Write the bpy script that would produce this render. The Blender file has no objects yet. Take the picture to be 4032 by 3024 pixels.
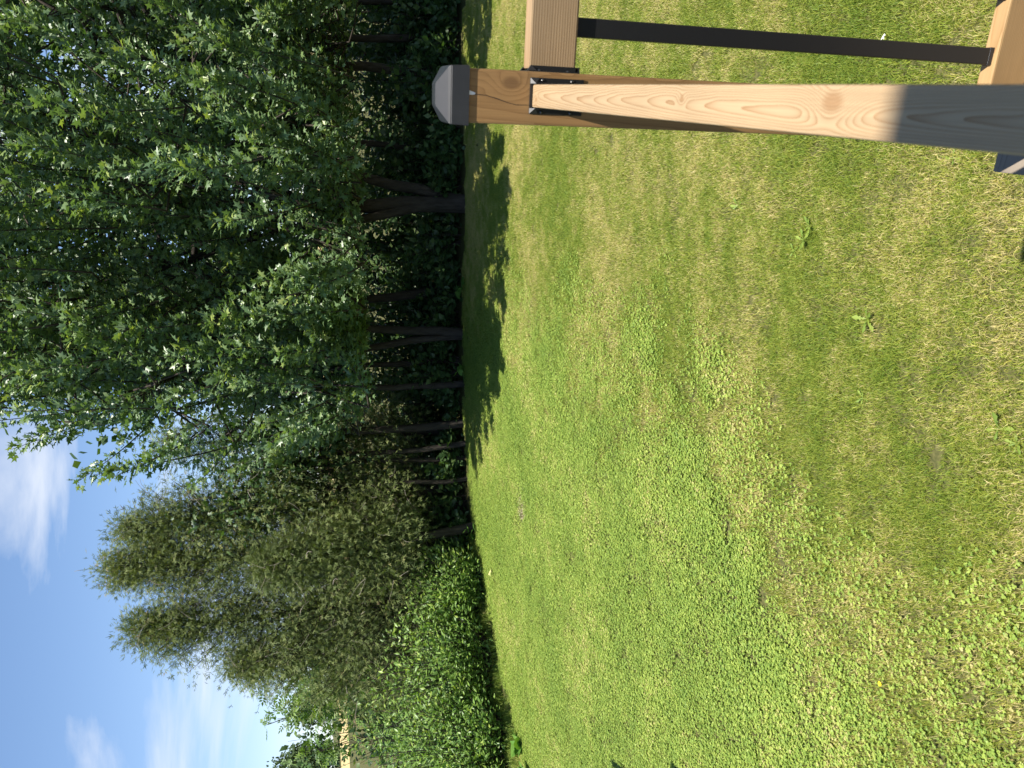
import bpy, math, random
import numpy as np
from mathutils import Vector, Matrix

sc = bpy.context.scene
COL = sc.collection
rad = math.radians

# ------------------------------------------------------------------ camera
CAM_H = 2.4
cd = bpy.data.cameras.new('camera'); cam = bpy.data.objects.new('camera', cd); COL.objects.link(cam)
cd.sensor_fit = 'HORIZONTAL'; cd.sensor_width = 36.0; cd.lens = 26.94
cd.clip_start = 0.02; cd.clip_end = 3000
cam.location = (0, 0, CAM_H)
cam.rotation_euler = (Matrix.Rotation(rad(90 - 14.42), 3, 'X') @ Matrix.Rotation(rad(-90 - 2.89), 3, 'Z')).to_euler()
cd.dof.use_dof = True; cd.dof.focus_distance = 7.0; cd.dof.aperture_fstop = 13
sc.camera = cam

# ------------------------------------------------------------------ light
SUN = Vector((0.07, -0.35, 1.0)).normalized()            # towards the sun: high, behind the camera
sun_el = math.asin(SUN.z); sun_az = math.atan2(SUN.x, SUN.y)
ld = bpy.data.lights.new('sun', 'SUN'); lo = bpy.data.objects.new('sun', ld); COL.objects.link(lo)
ld.energy = 4.6; ld.angle = rad(0.53); ld.color = (1.0, 0.945, 0.86)
lo.rotation_euler = SUN.to_track_quat('Z', 'Y').to_euler(); lo.location = (0, -6, 20)

w = bpy.data.worlds.new('World'); sc.world = w; w.use_nodes = True
nt = w.node_tree; N = nt.nodes; L = nt.links
for n in list(N): N.remove(n)
def nd(t, **k):
    n = N.new(t)
    for a, b in k.items(): setattr(n, a, b)
    return n
out = nd('ShaderNodeOutputWorld'); bg = nd('ShaderNodeBackground'); bg.inputs['Strength'].default_value = 0.125
sky = nd('ShaderNodeTexSky', sky_type='NISHITA', sun_disc=False)
sky.sun_elevation = sun_el; sky.sun_rotation = sun_az; sky.air_density = 1.0; sky.dust_density = 0.0; sky.altitude = 1800; sky.ozone_density = 2.2
tc = nd('ShaderNodeTexCoord'); sep = nd('ShaderNodeSeparateXYZ'); L.new(tc.outputs['Generated'], sep.inputs[0])
def mth(op, a, b=None, c=None, clamp=False, nodes=None, links=None):
    nn = (nodes or N).new('ShaderNodeMath'); nn.operation = op; nn.use_clamp = clamp
    for i, v in enumerate((a, b, c)):
        if v is None: continue
        if isinstance(v, (int, float)): nn.inputs[i].default_value = v
        else: (links or L).new(v, nn.inputs[i])
    return nn.outputs[0]
mp = nd('ShaderNodeMapping'); mp.inputs['Rotation'].default_value = (0, rad(7), 0); mp.inputs['Scale'].default_value = (1.9, 1.9, 8.5); mp.inputs['Location'].default_value = (3.42, 0.3, 1.3)
L.new(tc.outputs['Generated'], mp.inputs[0])
nz = nd('ShaderNodeTexNoise'); nz.inputs['Scale'].default_value = 1.15; nz.inputs['Detail'].default_value = 8; nz.inputs['Roughness'].default_value = 0.55; nz.inputs['Distortion'].default_value = 0.5
L.new(mp.outputs[0], nz.inputs[0])
cr = nd('ShaderNodeValToRGB'); cr.color_ramp.elements[0].position = 0.555; cr.color_ramp.elements[1].position = 0.76
L.new(nz.outputs[0], cr.inputs[0])
cm = nd('ShaderNodeMixRGB'); cm.inputs[2].default_value = (4.0, 4.2, 4.55, 1)
sc1 = nd('ShaderNodeVectorMath', operation='MULTIPLY_ADD'); sc1.inputs[1].default_value = (.10, .085, .06); sc1.inputs[2].default_value = (1, 1, 1); L.new(sky.outputs[0], sc1.inputs[0])
sc2 = nd('ShaderNodeVectorMath', operation='DIVIDE'); L.new(sky.outputs[0], sc2.inputs[0]); L.new(sc1.outputs[0], sc2.inputs[1])   # eases the white glare near the horizon
hsv = nd('ShaderNodeHueSaturation'); hsv.inputs['Saturation'].default_value = 1.06; L.new(sc2.outputs[0], hsv.inputs['Color'])
L.new(mth('MULTIPLY', cr.outputs[0], 0.85), cm.inputs[0]); L.new(hsv.outputs[0], cm.inputs[1])
L.new(cm.outputs[0], bg.inputs[0]); L.new(bg.outputs[0], out.inputs[0])

sc.view_settings.view_transform = 'Standard'; sc.view_settings.look = 'None'
sc.view_settings.gamma = 1; sc.view_settings.use_curve_mapping = False
sc.view_settings.exposure = 0.98

# ------------------------------------------------------------------ helpers
rng = np.random.default_rng(7)
def mesh_np(name, V, F, rnd=None, smooth=False):
    V = np.asarray(V, np.float32).reshape(-1, 3); F = np.asarray(F, np.int32)
    me = bpy.data.meshes.new(name); k = F.shape[1]
    me.vertices.add(len(V)); me.vertices.foreach_set('co', V.ravel())
    me.loops.add(F.size); me.loops.foreach_set('vertex_index', F.ravel())
    me.polygons.add(len(F)); me.polygons.foreach_set('loop_start', np.arange(0, F.size, k, dtype=np.int32))
    if smooth: me.polygons.foreach_set('use_smooth', np.ones(len(F), bool))
    me.update(calc_edges=True)
    if rnd is not None:
        a = me.attributes.new('rnd', 'FLOAT', 'POINT'); a.data.foreach_set('value', np.asarray(rnd, np.float32))
    return me
def obj(name, me, mat=None, parent=None, **props):
    o = bpy.data.objects.new(name, me); COL.objects.link(o)
    if mat is not None and me is not None and len(me.materials) == 0: me.materials.append(mat)
    if parent is not None: o.parent = parent
    for k, v in props.items(): o[k] = v
    return o
def thing(name, label, cat, loc=(0, 0, 0), rz=0.0, group=None):
    o = bpy.data.objects.new(name, None); COL.objects.link(o); o.location = loc; o.rotation_euler = (0, 0, rz)
    o.empty_display_size = 0.1; o['label'] = label; o['category'] = cat
    if group: o['group'] = group
    return o
def nrm(a): return a / np.maximum(np.linalg.norm(a, axis=-1, keepdims=True), 1e-9)
def frames(t, n):                                         # columns: x, y=tip direction, z=leaf normal
    y = nrm(t); z = nrm(n - (n * y).sum(-1, keepdims=True) * y); x = np.cross(y, z)
    return np.stack([x, y, z], -1)
def scatter(TV, TF, P, R, S):
    n = len(P); k = len(TV)
    V = np.einsum('nij,kj->nki', R, TV) * S[:, None, None] + P[:, None, :]
    F = TF[None] + (np.arange(n) * k)[:, None, None]
    return V.reshape(-1, 3), F.reshape(-1, TF.shape[1]), k
class Tubes:
    def __init__(s): s.V = []; s.F = []; s.n = 0
    def add(s, pts, r, sides=6):
        pts = np.asarray(pts, float); m = len(pts); r = np.broadcast_to(np.asarray(r, float), (m,))
        t = nrm(np.gradient(pts, axis=0)); ref = np.array([1., 0.13, 0.07]) if abs(t[0][0]) < .8 else np.array([0., 1, .1])
        a = nrm(np.cross(t, ref)); b = np.cross(t, a)
        an = np.arange(sides) * 2 * math.pi / sides
        ring = pts[:, None] + r[:, None, None] * (np.cos(an)[None, :, None] * a[:, None] + np.sin(an)[None, :, None] * b[:, None])
        base = s.n; s.V.append(ring.reshape(-1, 3)); s.n += m * sides
        i = np.arange(m - 1)[:, None] * sides; j = np.arange(sides)[None]; j2 = (j + 1) % sides
        q = np.stack([i + j, i + j2, i + j2 + sides, i + j + sides], -1).reshape(-1, 4) + base
        s.F.append(q)
    def mesh(s, name): return mesh_np(name, np.concatenate(s.V), np.concatenate(s.F), smooth=True)
def curve(p0, p1, bend, n=7):
    p0, p1, bend = map(lambda v: np.asarray(v, float), (p0, p1, bend)); t = np.linspace(0, 1, n)[:, None]
    return p0 * (1 - t) + p1 * t + bend * (4 * t * (1 - t))
def vnoise(P, s, seed=0):                                 # cheap smooth noise in [-1,1]
    r = np.random.default_rng(seed); out = 0
    for i in range(4):
        k = nrm(r.normal(size=3)) * s * (1 + .6 * i); out = out + np.sin(P @ k + r.uniform(0, 6.28)) * np.cos(P @ np.roll(k, 1) * .7 + r.uniform(0, 6.28)) / (1 + .4 * i)
    return out / 2.2

# ------------------------------------------------------------------ materials
def mat_new(name):
    m = bpy.data.materials.new(name); m.use_nodes = True
    for n in list(m.node_tree.nodes): m.node_tree.nodes.remove(n)
    return m, m.node_tree.nodes, m.node_tree.links
def ramp(nodes, stops):
    r = nodes.new('ShaderNodeValToRGB'); e = r.color_ramp.elements
    while len(e) < len(stops): e.new(0.5)
    for i, (p, c) in enumerate(stops): e[i].position = p; e[i].color = (*c, 1)
    return r
def leaf_mat(name, stops, rough=0.42, trans=0.35, tint=(1.25, 1.35, 0.5), spec=0.5, patch=0.6):
    m, n, l = mat_new(name)
    at = n.new('ShaderNodeAttribute'); at.attribute_name = 'rnd'
    r = ramp(n, stops); l.new(at.outputs['Fac'], r.inputs[0])
    geo = n.new('ShaderNodeNewGeometry')
    nz = n.new('ShaderNodeTexNoise'); nz.inputs['Scale'].default_value = 1.3; nz.inputs['Detail'].default_value = 3; l.new(geo.outputs['Position'], nz.inputs[0])
    hs = n.new('ShaderNodeHueSaturation'); l.new(r.outputs[0], hs.inputs['Color'])
    l.new(mth('MULTIPLY_ADD', nz.outputs[0], patch, 1 - patch / 2, nodes=n, links=l), hs.inputs['Value'])
    b = n.new('ShaderNodeBsdfPrincipled'); l.new(hs.outputs[0], b.inputs['Base Color']); b.inputs['Roughness'].default_value = rough
    b.inputs['Specular IOR Level'].default_value = spec
    tr = n.new('ShaderNodeBsdfTranslucent'); mx = n.new('ShaderNodeMixRGB'); mx.blend_type = 'MULTIPLY'; mx.inputs[0].default_value = 1; mx.inputs[2].default_value = (*tint, 1)
    l.new(hs.outputs[0], mx.inputs[1]); l.new(mx.outputs[0], tr.inputs[0])
    ms = n.new('ShaderNodeMixShader'); ms.inputs[0].default_value = trans; l.new(b.outputs[0], ms.inputs[1]); l.new(tr.outputs[0], ms.inputs[2])
    o = n.new('ShaderNodeOutputMaterial'); l.new(ms.outputs[0], o.inputs[0])
    return m
def simple_mat(name, col, rough=0.6, noise=None, bump=0.0, metal=0.0, spec=0.5, scale=30.0, stretch=(1, 1, 1)):
    m, n, l = mat_new(name)
    b = n.new('ShaderNodeBsdfPrincipled'); b.inputs['Roughness'].default_value = rough; b.inputs['Metallic'].default_value = metal
    b.inputs['Specular IOR Level'].default_value = spec; b.inputs['Base Color'].default_value = (*col, 1)
    if noise:
        tc = n.new('ShaderNodeTexCoord'); mp = n.new('ShaderNodeMapping'); mp.inputs['Scale'].default_value = stretch; l.new(tc.outputs['Object'], mp.inputs[0])
        nz = n.new('ShaderNodeTexNoise'); nz.inputs['Scale'].default_value = scale; nz.inputs['Detail'].default_value = 6; nz.inputs['Roughness'].default_value = .65; l.new(mp.outputs[0], nz.inputs[0])
        r = ramp(n, [(0.3, col), (0.72, noise)]); l.new(nz.outputs[0], r.inputs[0]); l.new(r.outputs[0], b.inputs['Base Color'])
        if bump:
            bp = n.new('ShaderNodeBump'); bp.inputs['Strength'].default_value = bump; bp.inputs['Distance'].default_value = 0.02; l.new(nz.outputs[0], bp.inputs['Height']); l.new(bp.outputs[0], b.inputs['Normal'])
    o = n.new('ShaderNodeOutputMaterial'); l.new(b.outputs[0], o.inputs[0])
    return m
M_MAPLE = leaf_mat('maple_leaf', [(0, (.085, .15, .062)), (.55, (.14, .22, .09)), (.9, (.20, .285, .10)), (1, (.28, .34, .09))], rough=.40, trans=.30, spec=.6)
M_CEDAR = leaf_mat('cedar_foliage', [(0, (.09, .13, .042)), (.5, (.155, .195, .062)), (.85, (.22, .255, .08)), (1, (.26, .19, .10))], rough=.6, trans=.2, spec=.3)
M_ASH = leaf_mat('compound_leaf', [(0, (.075, .145, .035)), (.6, (.12, .21, .045)), (1, (.19, .28, .055))], rough=.45, trans=.33)
M_SHRUB = leaf_mat('shrub_leaf', [(0, (.095, .175, .04)), (.55, (.16, .27, .06)), (.9, (.23, .35, .07)), (1, (.30, .39, .08))], rough=.42, trans=.33, spec=.5)
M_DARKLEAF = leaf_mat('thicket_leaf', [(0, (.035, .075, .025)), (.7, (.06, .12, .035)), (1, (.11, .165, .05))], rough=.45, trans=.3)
M_FARLEAF = leaf_mat('distant_leaf', [(0, (.05, .085, .035)), (1, (.09, .13, .045))], rough=.7, trans=.2, spec=.2)
M_BROAD = leaf_mat('broad_weed_leaf', [(0, (.08, .19, .03)), (1, (.15, .28, .05))], rough=.45, trans=.3)
M_LAWNWEED = leaf_mat('dandelion_leaf', [(0, (.15, .24, .035)), (1, (.28, .36, .06))], rough=.5, trans=.3)
M_BARK = simple_mat('bark', (.022, .018, .014), .9, (.062, .053, .043), .9, scale=9, stretch=(2.5, 2.5, .6), spec=.2)
M_TWIG = simple_mat('twig_bark', (.03, .024, .018), .8, (.07, .057, .045), 0, scale=8, spec=.2)
M_DEADTWIG = simple_mat('dead_twig', (.24, .20, .16), .8, (.38, .34, .28), 0, scale=8, spec=.2)

def wood_mat(name, pale, dark, line, cz, tilt, freq, knots, grey=0.0):
    """growth rings cut by a board that runs along local Y; knots = [(x, y, z, size)]"""
    m, n, l = mat_new(name)
    M = lambda op, a, b=None, c=None, clamp=False: mth(op, a, b, c, clamp, nodes=n, links=l)
    tc = n.new('ShaderNodeTexCoord'); sp = n.new('ShaderNodeSeparateXYZ'); l.new(tc.outputs['Object'], sp.inputs[0])
    x, y, z = sp.outputs
    def noise(scl, sy, det=3):
        mp = n.new('ShaderNodeMapping'); mp.inputs['Scale'].default_value = (scl, scl * sy, scl); l.new(tc.outputs['Object'], mp.inputs[0])
        t = n.new('ShaderNodeTexNoise'); t.inputs['Scale'].default_value = 1; t.inputs['Detail'].default_value = det; l.new(mp.outputs[0], t.inputs[0]); return t.outputs[0]
    wob = M('SUBTRACT', noise(14, .28), .5)
    wob2 = M('SUBTRACT', noise(60, .12), .5)
    xx = M('ADD', x, M('MULTIPLY', wob, .018)); zc = M('ADD', M('ADD', z, cz), M('MULTIPLY', y, tilt))
    r = M('SQRT', M('ADD', M('MULTIPLY', xx, xx), M('MULTIPLY', zc, zc)))
    r = M('ADD', r, M('MULTIPLY', wob, .007)); r = M('ADD', r, M('MULTIPLY', wob2, .0012))
    kmask = None
    for (kx, ky, kz, ks) in knots:
        dx = M('SUBTRACT', x, kx); dy = M('MULTIPLY', M('SUBTRACT', y, ky), .62); dz = M('SUBTRACT', z, kz)
        d = M('SQRT', M('ADD', M('ADD', M('MULTIPLY', dx, dx), M('MULTIPLY', dy, dy)), M('MULTIPLY', M('MULTIPLY', dz, dz), .15)))
        g = M('POWER', 2.718, M('MULTIPLY', M('MULTIPLY', M('DIVIDE', d, ks * 1.6), M('DIVIDE', d, ks * 1.6)), -1))
        r = M('ADD', r, M('MULTIPLY', g, ks * .8))
        k = M('SUBTRACT', 1.0, M('DIVIDE', M('ADD', d, M('MULTIPLY', wob, .006)), ks), clamp=True)
        k = M('MULTIPLY', k, 2.2, clamp=True)
        kmask = k if kmask is None else M('MAXIMUM', kmask, k)
    saw = M('FRACT', M('MULTIPLY', r, freq))
    band = M('POWER', saw, 3.0)                                   # slow early wood, sharp late wood
    fine = noise(420, .02, 4)
    rp = ramp(n, [(0, pale), (.55, tuple(.55 * a + .45 * b for a, b in zip(pale, dark))), (1, dark)])
    l.new(M('MULTIPLY', band, .95), rp.inputs[0])
    mx = n.new('ShaderNodeMixRGB'); mx.inputs[2].default_value = (*line, 1); l.new(rp.outputs[0], mx.inputs[1])
    if kmask is not None: l.new(M('MULTIPLY', kmask, .8), mx.inputs[0])
    else: mx.inputs[0].default_value = 0
    hv = n.new('ShaderNodeHueSaturation'); l.new(mx.outputs[0], hv.inputs['Color'])
    tone = M('ADD', M('MULTIPLY', fine, .35), M('MULTIPLY', noise(9, .5), .45))
    l.new(M('ADD', tone, .6), hv.inputs['Value'])
    hv.inputs['Saturation'].default_value = 1 - grey
    b = n.new('ShaderNodeBsdfPrincipled'); l.new(hv.outputs[0], b.inputs['Base Color']); b.inputs['Roughness'].default_value = .62; b.inputs['Specular IOR Level'].default_value = .3
    bp = n.new('ShaderNodeBump'); bp.inputs['Strength'].default_value = .25; bp.inputs['Distance'].default_value = .001
    l.new(M('ADD', fine, band), bp.inputs['Height']); l.new(bp.outputs[0], b.inputs['Normal'])
    o = n.new('ShaderNodeOutputMaterial'); l.new(b.outputs[0], o.inputs[0]); return m

# ------------------------------------------------------------------ ground
EDX = np.array([-40, -9, -6.2, -4.9, -3.3, -2.0, -.5, 1.2, 2.8, 5.4, 9, 40.])
EDY = np.array([3, 6.2, 8.3, 9.7, 11.5, 12.3, 12.4, 12.1, 11.5, 10.9, 10.2, 6.])
def yedge(x): return np.interp(x, EDX, EDY)
def terrain(x, y):
    d = np.clip((y - 45) / 120, 0, 1); return 1.0 * d * d * (3 - 2 * d) + 0.5 * np.clip((y - 170) / 300, 0, 1)
gx = np.concatenate([np.linspace(-900, -60, 15), np.linspace(-50, 50, 41), np.linspace(60, 900, 15)])
gy = np.concatenate([np.linspace(-60, 40, 41), np.linspace(50, 400, 36), np.linspace(450, 1500, 12)])
GX, GY = np.meshgrid(gx, gy); V = np.stack([GX, GY, terrain(GX, GY)], -1).reshape(-1, 3)
nx_, ny_ = len(gx), len(gy); i = (np.arange(ny_ - 1)[:, None] * nx_ + np.arange(nx_ - 1)[None]).ravel()
F = np.stack([i, i + 1, i + 1 + nx_, i + nx_], -1)
m, n, l = mat_new('ground_soil_and_meadow')
geo = n.new('ShaderNodeNewGeometry'); sp = n.new('ShaderNodeSeparateXYZ'); l.new(geo.outputs['Position'], sp.inputs[0])
n1 = n.new('ShaderNodeTexNoise'); n1.inputs['Scale'].default_value = 45; n1.inputs['Detail'].default_value = 5; l.new(geo.outputs['Position'], n1.inputs[0])
n2 = n.new('ShaderNodeTexNoise'); n2.inputs['Scale'].default_value = .035; n2.inputs['Detail'].default_value = 4; l.new(geo.outputs['Position'], n2.inputs[0])
soil = ramp(n, [(.3, (.045, .05, .018)), (.7, (.13, .12, .045))]); l.new(n1.outputs[0], soil.inputs[0])
mead = ramp(n, [(.35, (.075, .12, .03)), (.65, (.13, .155, .045))]); l.new(n2.outputs[0], mead.inputs[0])
far = mth('MULTIPLY', mth('SUBTRACT', sp.outputs[1], 20), .1, clamp=True, nodes=n, links=l)
mx = n.new('ShaderNodeMixRGB'); l.new(far, mx.inputs[0]); l.new(soil.outputs[0], mx.inputs[1]); l.new(mead.outputs[0], mx.inputs[2])
# a strip of ripe hay across the far field
yy = mth('ADD', sp.outputs[1], mth('MULTIPLY', n2.outputs[0], 30, nodes=n, links=l), nodes=n, links=l)
s1 = mth('MULTIPLY', mth('SUBTRACT', yy, 118, nodes=n, links=l), .3, clamp=True, nodes=n, links=l)
s2 = mth('MULTIPLY', mth('SUBTRACT', 175, yy, nodes=n, links=l), .3, clamp=True, nodes=n, links=l)
mx2 = n.new('ShaderNodeMixRGB'); mx2.inputs[2].default_value = (.46, .36, .17, 1)
l.new(mth('MULTIPLY', s1, s2, nodes=n, links=l), mx2.inputs[0]); l.new(mx.outputs[0], mx2.inputs[1])
b = n.new('ShaderNodeBsdfPrincipled'); b.inputs['Roughness'].default_value = .95; b.inputs['Specular IOR Level'].default_value = .1; l.new(mx2.outputs[0], b.inputs['Base Color'])
o = n.new('ShaderNodeOutputMaterial'); l.new(b.outputs[0], o.inputs[0])
obj('ground', mesh_np('ground', V, F, smooth=True), m, kind='structure', label='lawn soil and open meadow running to the horizon')

# ------------------------------------------------------------------ lawn: grass and clover, instanced tiles
def blade_tile(n, size, hmin, hmax, wid, lean, seed):
    r = np.random.default_rng(seed); P = np.c_[r.uniform(-size / 2, size / 2, (n, 2)), np.zeros(n)]
    h = r.uniform(hmin, hmax, n); a = r.uniform(0, 6.283, n); ln = np.abs(r.normal(0, lean, n)) + .15
    d = np.c_[np.cos(a), np.sin(a), np.zeros(n)]; s = np.c_[-np.sin(a), np.cos(a), np.zeros(n)]
    tw = r.uniform(-1.2, 1.2, n)[:, None]; s = s * np.cos(tw) + d * np.sin(tw); wv = (wid * r.uniform(.6, 1.3, n))[:, None] / 2
    up = np.array([0, 0, 1.]); L0 = h[:, None]
    mid = P + d * L0 * ln[:, None] * .30 + up * L0 * .58; tip = P + d * L0 * ln[:, None] * (.95) + up * L0 * (.98 - .25 * np.clip(ln, 0, 1.6))[:, None]
    V = np.stack([P - s * wv, P + s * wv, mid - s * wv * .9, mid + s * wv * .9, tip], 1)
    T = np.array([[0, 1, 3], [0, 3, 2], [2, 3, 4]]); F = T[None] + (np.arange(n) * 5)[:, None, None]
    return V.reshape(-1, 3), F.reshape(-1, 3), np.repeat(r.uniform(0, 1, n), 5)
def clover_tile(n, size, rad_, hmin, hmax, seed):
    r = np.random.default_rng(seed); Vs = []; Fs = []; Rs = []; k = 0
    hexa = np.array([[0, 0, 0], [.45, .30, .12], [.42, .85, .16], [0, 1.0, .05], [-.42, .85, .16], [-.45, .30, .12]])
    HF = np.array([[0, 1, 2], [0, 2, 3], [0, 3, 4], [0, 4, 5]])
    C = np.c_[r.uniform(-size / 2, size / 2, (n, 2)), r.uniform(hmin, hmax, n)]
    nrmv = nrm(np.c_[r.normal(0, .45, (n, 2)), np.ones(n)]); a0 = r.uniform(0, 6.28, n); S = rad_ * r.uniform(.65, 1.35, n); R0 = r.uniform(0, 1, n)
    for j in range(3):
        a = a0 + j * 2.094; t = np.c_[np.cos(a), np.sin(a), np.zeros(n)]
        v, f, kk = scatter(hexa, HF, C, frames(t, nrmv), S); Vs.append(v); Fs.append(f + k); k += len(v); Rs.append(np.repeat(R0, kk))
    return np.concatenate(Vs), np.concatenate(Fs), np.concatenate(Rs)
def join(*parts):
    V = []; F = []; R = []; k = 0
    for v, f, r in parts: V.append(v); F.append(f + k); R.append(r); k += len(v)
    return np.concatenate(V), np.concatenate(F), np.concatenate(R)
def grass_mat(name, stops_green, straw, dry_bias):
    m, n, l = mat_new(name); M = lambda op, a, b=None, c=None, clamp=False: mth(op, a, b, c, clamp, nodes=n, links=l)
    at = n.new('ShaderNodeAttribute'); at.attribute_name = 'rnd'; geo = n.new('ShaderNodeNewGeometry')
    oi = n.new('ShaderNodeObjectInfo')
    def noise(s, d=3, off=0):
        mp = n.new('ShaderNodeMapping'); mp.inputs['Location'].default_value = (off, off * 2, 0); mp.inputs['Scale'].default_value = (s, s, 0); l.new(geo.outputs['Position'], mp.inputs[0])
        t = n.new('ShaderNodeTexNoise'); t.inputs['Scale'].default_value = 1; t.inputs['Detail'].default_value = d; l.new(mp.outputs[0], t.inputs[0]); return t.outputs[0]
    big = noise(.75, 3, 3.1); small = noise(5.5, 3, 9.7)
    g = ramp(n, stops_green); l.new(M('ADD', M('MULTIPLY_ADD', at.outputs['Fac'], .75, -.15), M('MULTIPLY', M('SUBTRACT', M('ADD', M('MULTIPLY', big, 1.3), M('MULTIPLY', small, .8)), .62), .75), clamp=True), g.inputs[0])
    rr = M('FRACT', M('MULTIPLY', at.outputs['Fac'], 17.3))
    dry = M('ADD', M('MULTIPLY', M('SUBTRACT', big, .5), 1.6), M('ADD', M('MULTIPLY', M('SUBTRACT', small, .5), 1.1), dry_bias))
    f = M('MULTIPLY', M('SUBTRACT', dry, rr), 6.0, clamp=True)
    mx = n.new('ShaderNodeMixRGB'); l.new(f, mx.inputs[0]); l.new(g.outputs[0], mx.inputs[1]); mx.inputs[2].default_value = (*straw, 1)
    b = n.new('ShaderNodeBsdfPrincipled'); l.new(mx.outputs[0], b.inputs['Base Color']); b.inputs['Roughness'].default_value = .5; b.inputs['Specular IOR Level'].default_value = .35
    tr = n.new('ShaderNodeBsdfTranslucent'); l.new(mx.outputs[0], tr.inputs[0])
    ms = n.new('ShaderNodeMixShader'); ms.inputs[0].default_value = .3; l.new(b.outputs[0], ms.inputs[1]); l.new(tr.outputs[0], ms.inputs[2])
    o = n.new('ShaderNodeOutputMaterial'); l.new(ms.outputs[0], o.inputs[0]); return m
M_GRASS = grass_mat('lawn_grass', [(0, (.13, .225, .028)), (.45, (.245, .32, .042)), (.8, (.39, .42, .065)), (1, (.52, .48, .11))], (.66, .56, .25), .25)
M_CLOVER = grass_mat('lawn_clover', [(0, (.155, .255, .042)), (.5, (.26, .365, .062)), (1, (.42, .50, .10))], (.52, .47, .18), .02)
TILES = bpy.data.collections.new('lawn_tiles')
def tile(name, data, mat, mat2=None, split=0):
    V, F, R = data; me = mesh_np(name, V, F, R); me.materials.append(mat)
    if mat2: me.materials.append(mat2); me.polygons.foreach_set('material_index', (np.arange(len(F)) >= split).astype(np.int32))
    o = bpy.data.objects.new(name, me); TILES.objects.link(o); return o
for k in range(5): tile(f'a_grass_{k}', blade_tile(2300, .30, .012, .032, .0023, .5, 100 + k), M_GRASS)
for k in range(4): tile(f'b_clover_{k}', join(clover_tile(430, .30, .0076, .006, .032, 200 + k), blade_tile(420, .30, .016, .038, .0026, .5, 300 + k)), M_CLOVER)
for k in range(4): tile(f'b_mixed_{k}', join(clover_tile(120, .34, .0076, .012, .030, 250 + k), blade_tile(1600, .30, .012, .034, .0023, .5, 350 + k)), M_CLOVER, M_GRASS, 120 * 12)
for k in range(2): tile(f'c_tall_{k}', blade_tile(150, .40, .08, .26, .006, .7, 400 + k), M_CLOVER)
def gn_scatter(name, P, idx, rz, scl, coll, **props):
    me = bpy.data.meshes.new(name); me.vertices.add(len(P)); me.vertices.foreach_set('co', np.asarray(P, np.float32).ravel())
    for an, ty, key, arr in (('idx', 'INT', 'value', np.asarray(idx, np.int32)), ('scl', 'FLOAT', 'value', np.asarray(scl, np.float32))):
        a = me.attributes.new(an, ty, 'POINT'); a.data.foreach_set(key, arr)
    a = me.attributes.new('rot', 'FLOAT_VECTOR', 'POINT'); a.data.foreach_set('vector', np.c_[np.zeros((len(P), 2)), rz].astype(np.float32).ravel())
    o = obj(name, me, None, None, **props)
    g = bpy.data.node_groups.new(name + '_scatter', 'GeometryNodeTree')
    g.interface.new_socket('Geometry', in_out='INPUT', socket_type='NodeSocketGeometry'); g.interface.new_socket('Geometry', in_out='OUTPUT', socket_type='NodeSocketGeometry')
    gi = g.nodes.new('NodeGroupInput'); go = g.nodes.new('NodeGroupOutput'); ip = g.nodes.new('GeometryNodeInstanceOnPoints'); ci = g.nodes.new('GeometryNodeCollectionInfo')
    ci.inputs['Collection'].default_value = coll; ci.inputs['Separate Children'].default_value = True; ci.inputs['Reset Children'].default_value = True
    def na(nm, ty):
        x = g.nodes.new('GeometryNodeInputNamedAttribute'); x.data_type = ty; x.inputs['Name'].default_value = nm; return x.outputs['Attribute']
    ip.inputs['Pick Instance'].default_value = True
    g.links.new(gi.outputs[0], ip.inputs['Points']); g.links.new(ci.outputs[0], ip.inputs['Instance']); g.links.new(na('idx', 'INT'), ip.inputs['Instance Index'])
    e2r = g.nodes.new('FunctionNodeEulerToRotation'); g.links.new(na('rot', 'FLOAT_VECTOR'), e2r.inputs[0]); g.links.new(e2r.outputs[0], ip.inputs['Rotation'])
    g.links.new(na('scl', 'FLOAT'), ip.inputs['Scale']); g.links.new(ip.outputs[0], go.inputs[0])
    md = o.modifiers.new('scatter', 'NODES'); md.node_group = g
    return o
sp_ = .19
X, Y = np.meshgrid(np.arange(-9, 10, sp_), np.arange(.9, 13, sp_)); X = X.ravel() + rng.uniform(-.08, .08, X.size); Y = Y.ravel() + rng.uniform(-.08, .08, Y.size)
keep = (np.abs(X) < .58 * Y + 1.6) & (Y < yedge(X) + .12); X = X[keep]; Y = Y[keep]
# clover grows on the far left of a wavering line, thin dry grass on the right
CLX = np.array([2.2, 2.6, 5.3, 7.2, 9.3, 13]); CLV = np.array([-1.35, -1.35, -.10, .45, .95, 1.6])
bx = np.interp(Y, CLX, CLV)
PX = np.c_[X, Y, np.zeros_like(X)]
side = (bx - X) + .55 * vnoise(PX, 1.3, 3) + .35 * vnoise(PX, 3.7, 5)
isc = side + rng.normal(0, .35, len(X)) > 0
idx = np.where(isc, 5 + rng.integers(0, 4, len(X)), rng.integers(0, 5, len(X)))
mid = np.abs(side + rng.normal(0, .2, len(X))) < .55; idx = np.where(mid & (rng.random(len(X)) < .8), 9 + rng.integers(0, 4, len(X)), idx)
bare = np.hypot((X + 1.43) / .30, (Y - 9.12) / .16) < 1
ok = ~bare
gn_scatter('lawn_grass', PX[ok], idx[ok], rng.uniform(0, 6.28, ok.sum()), rng.uniform(.85, 1.2, ok.sum()), TILES, kind='stuff', label='sunny lawn of short dry grass and bright clover', category='grass')

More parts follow.
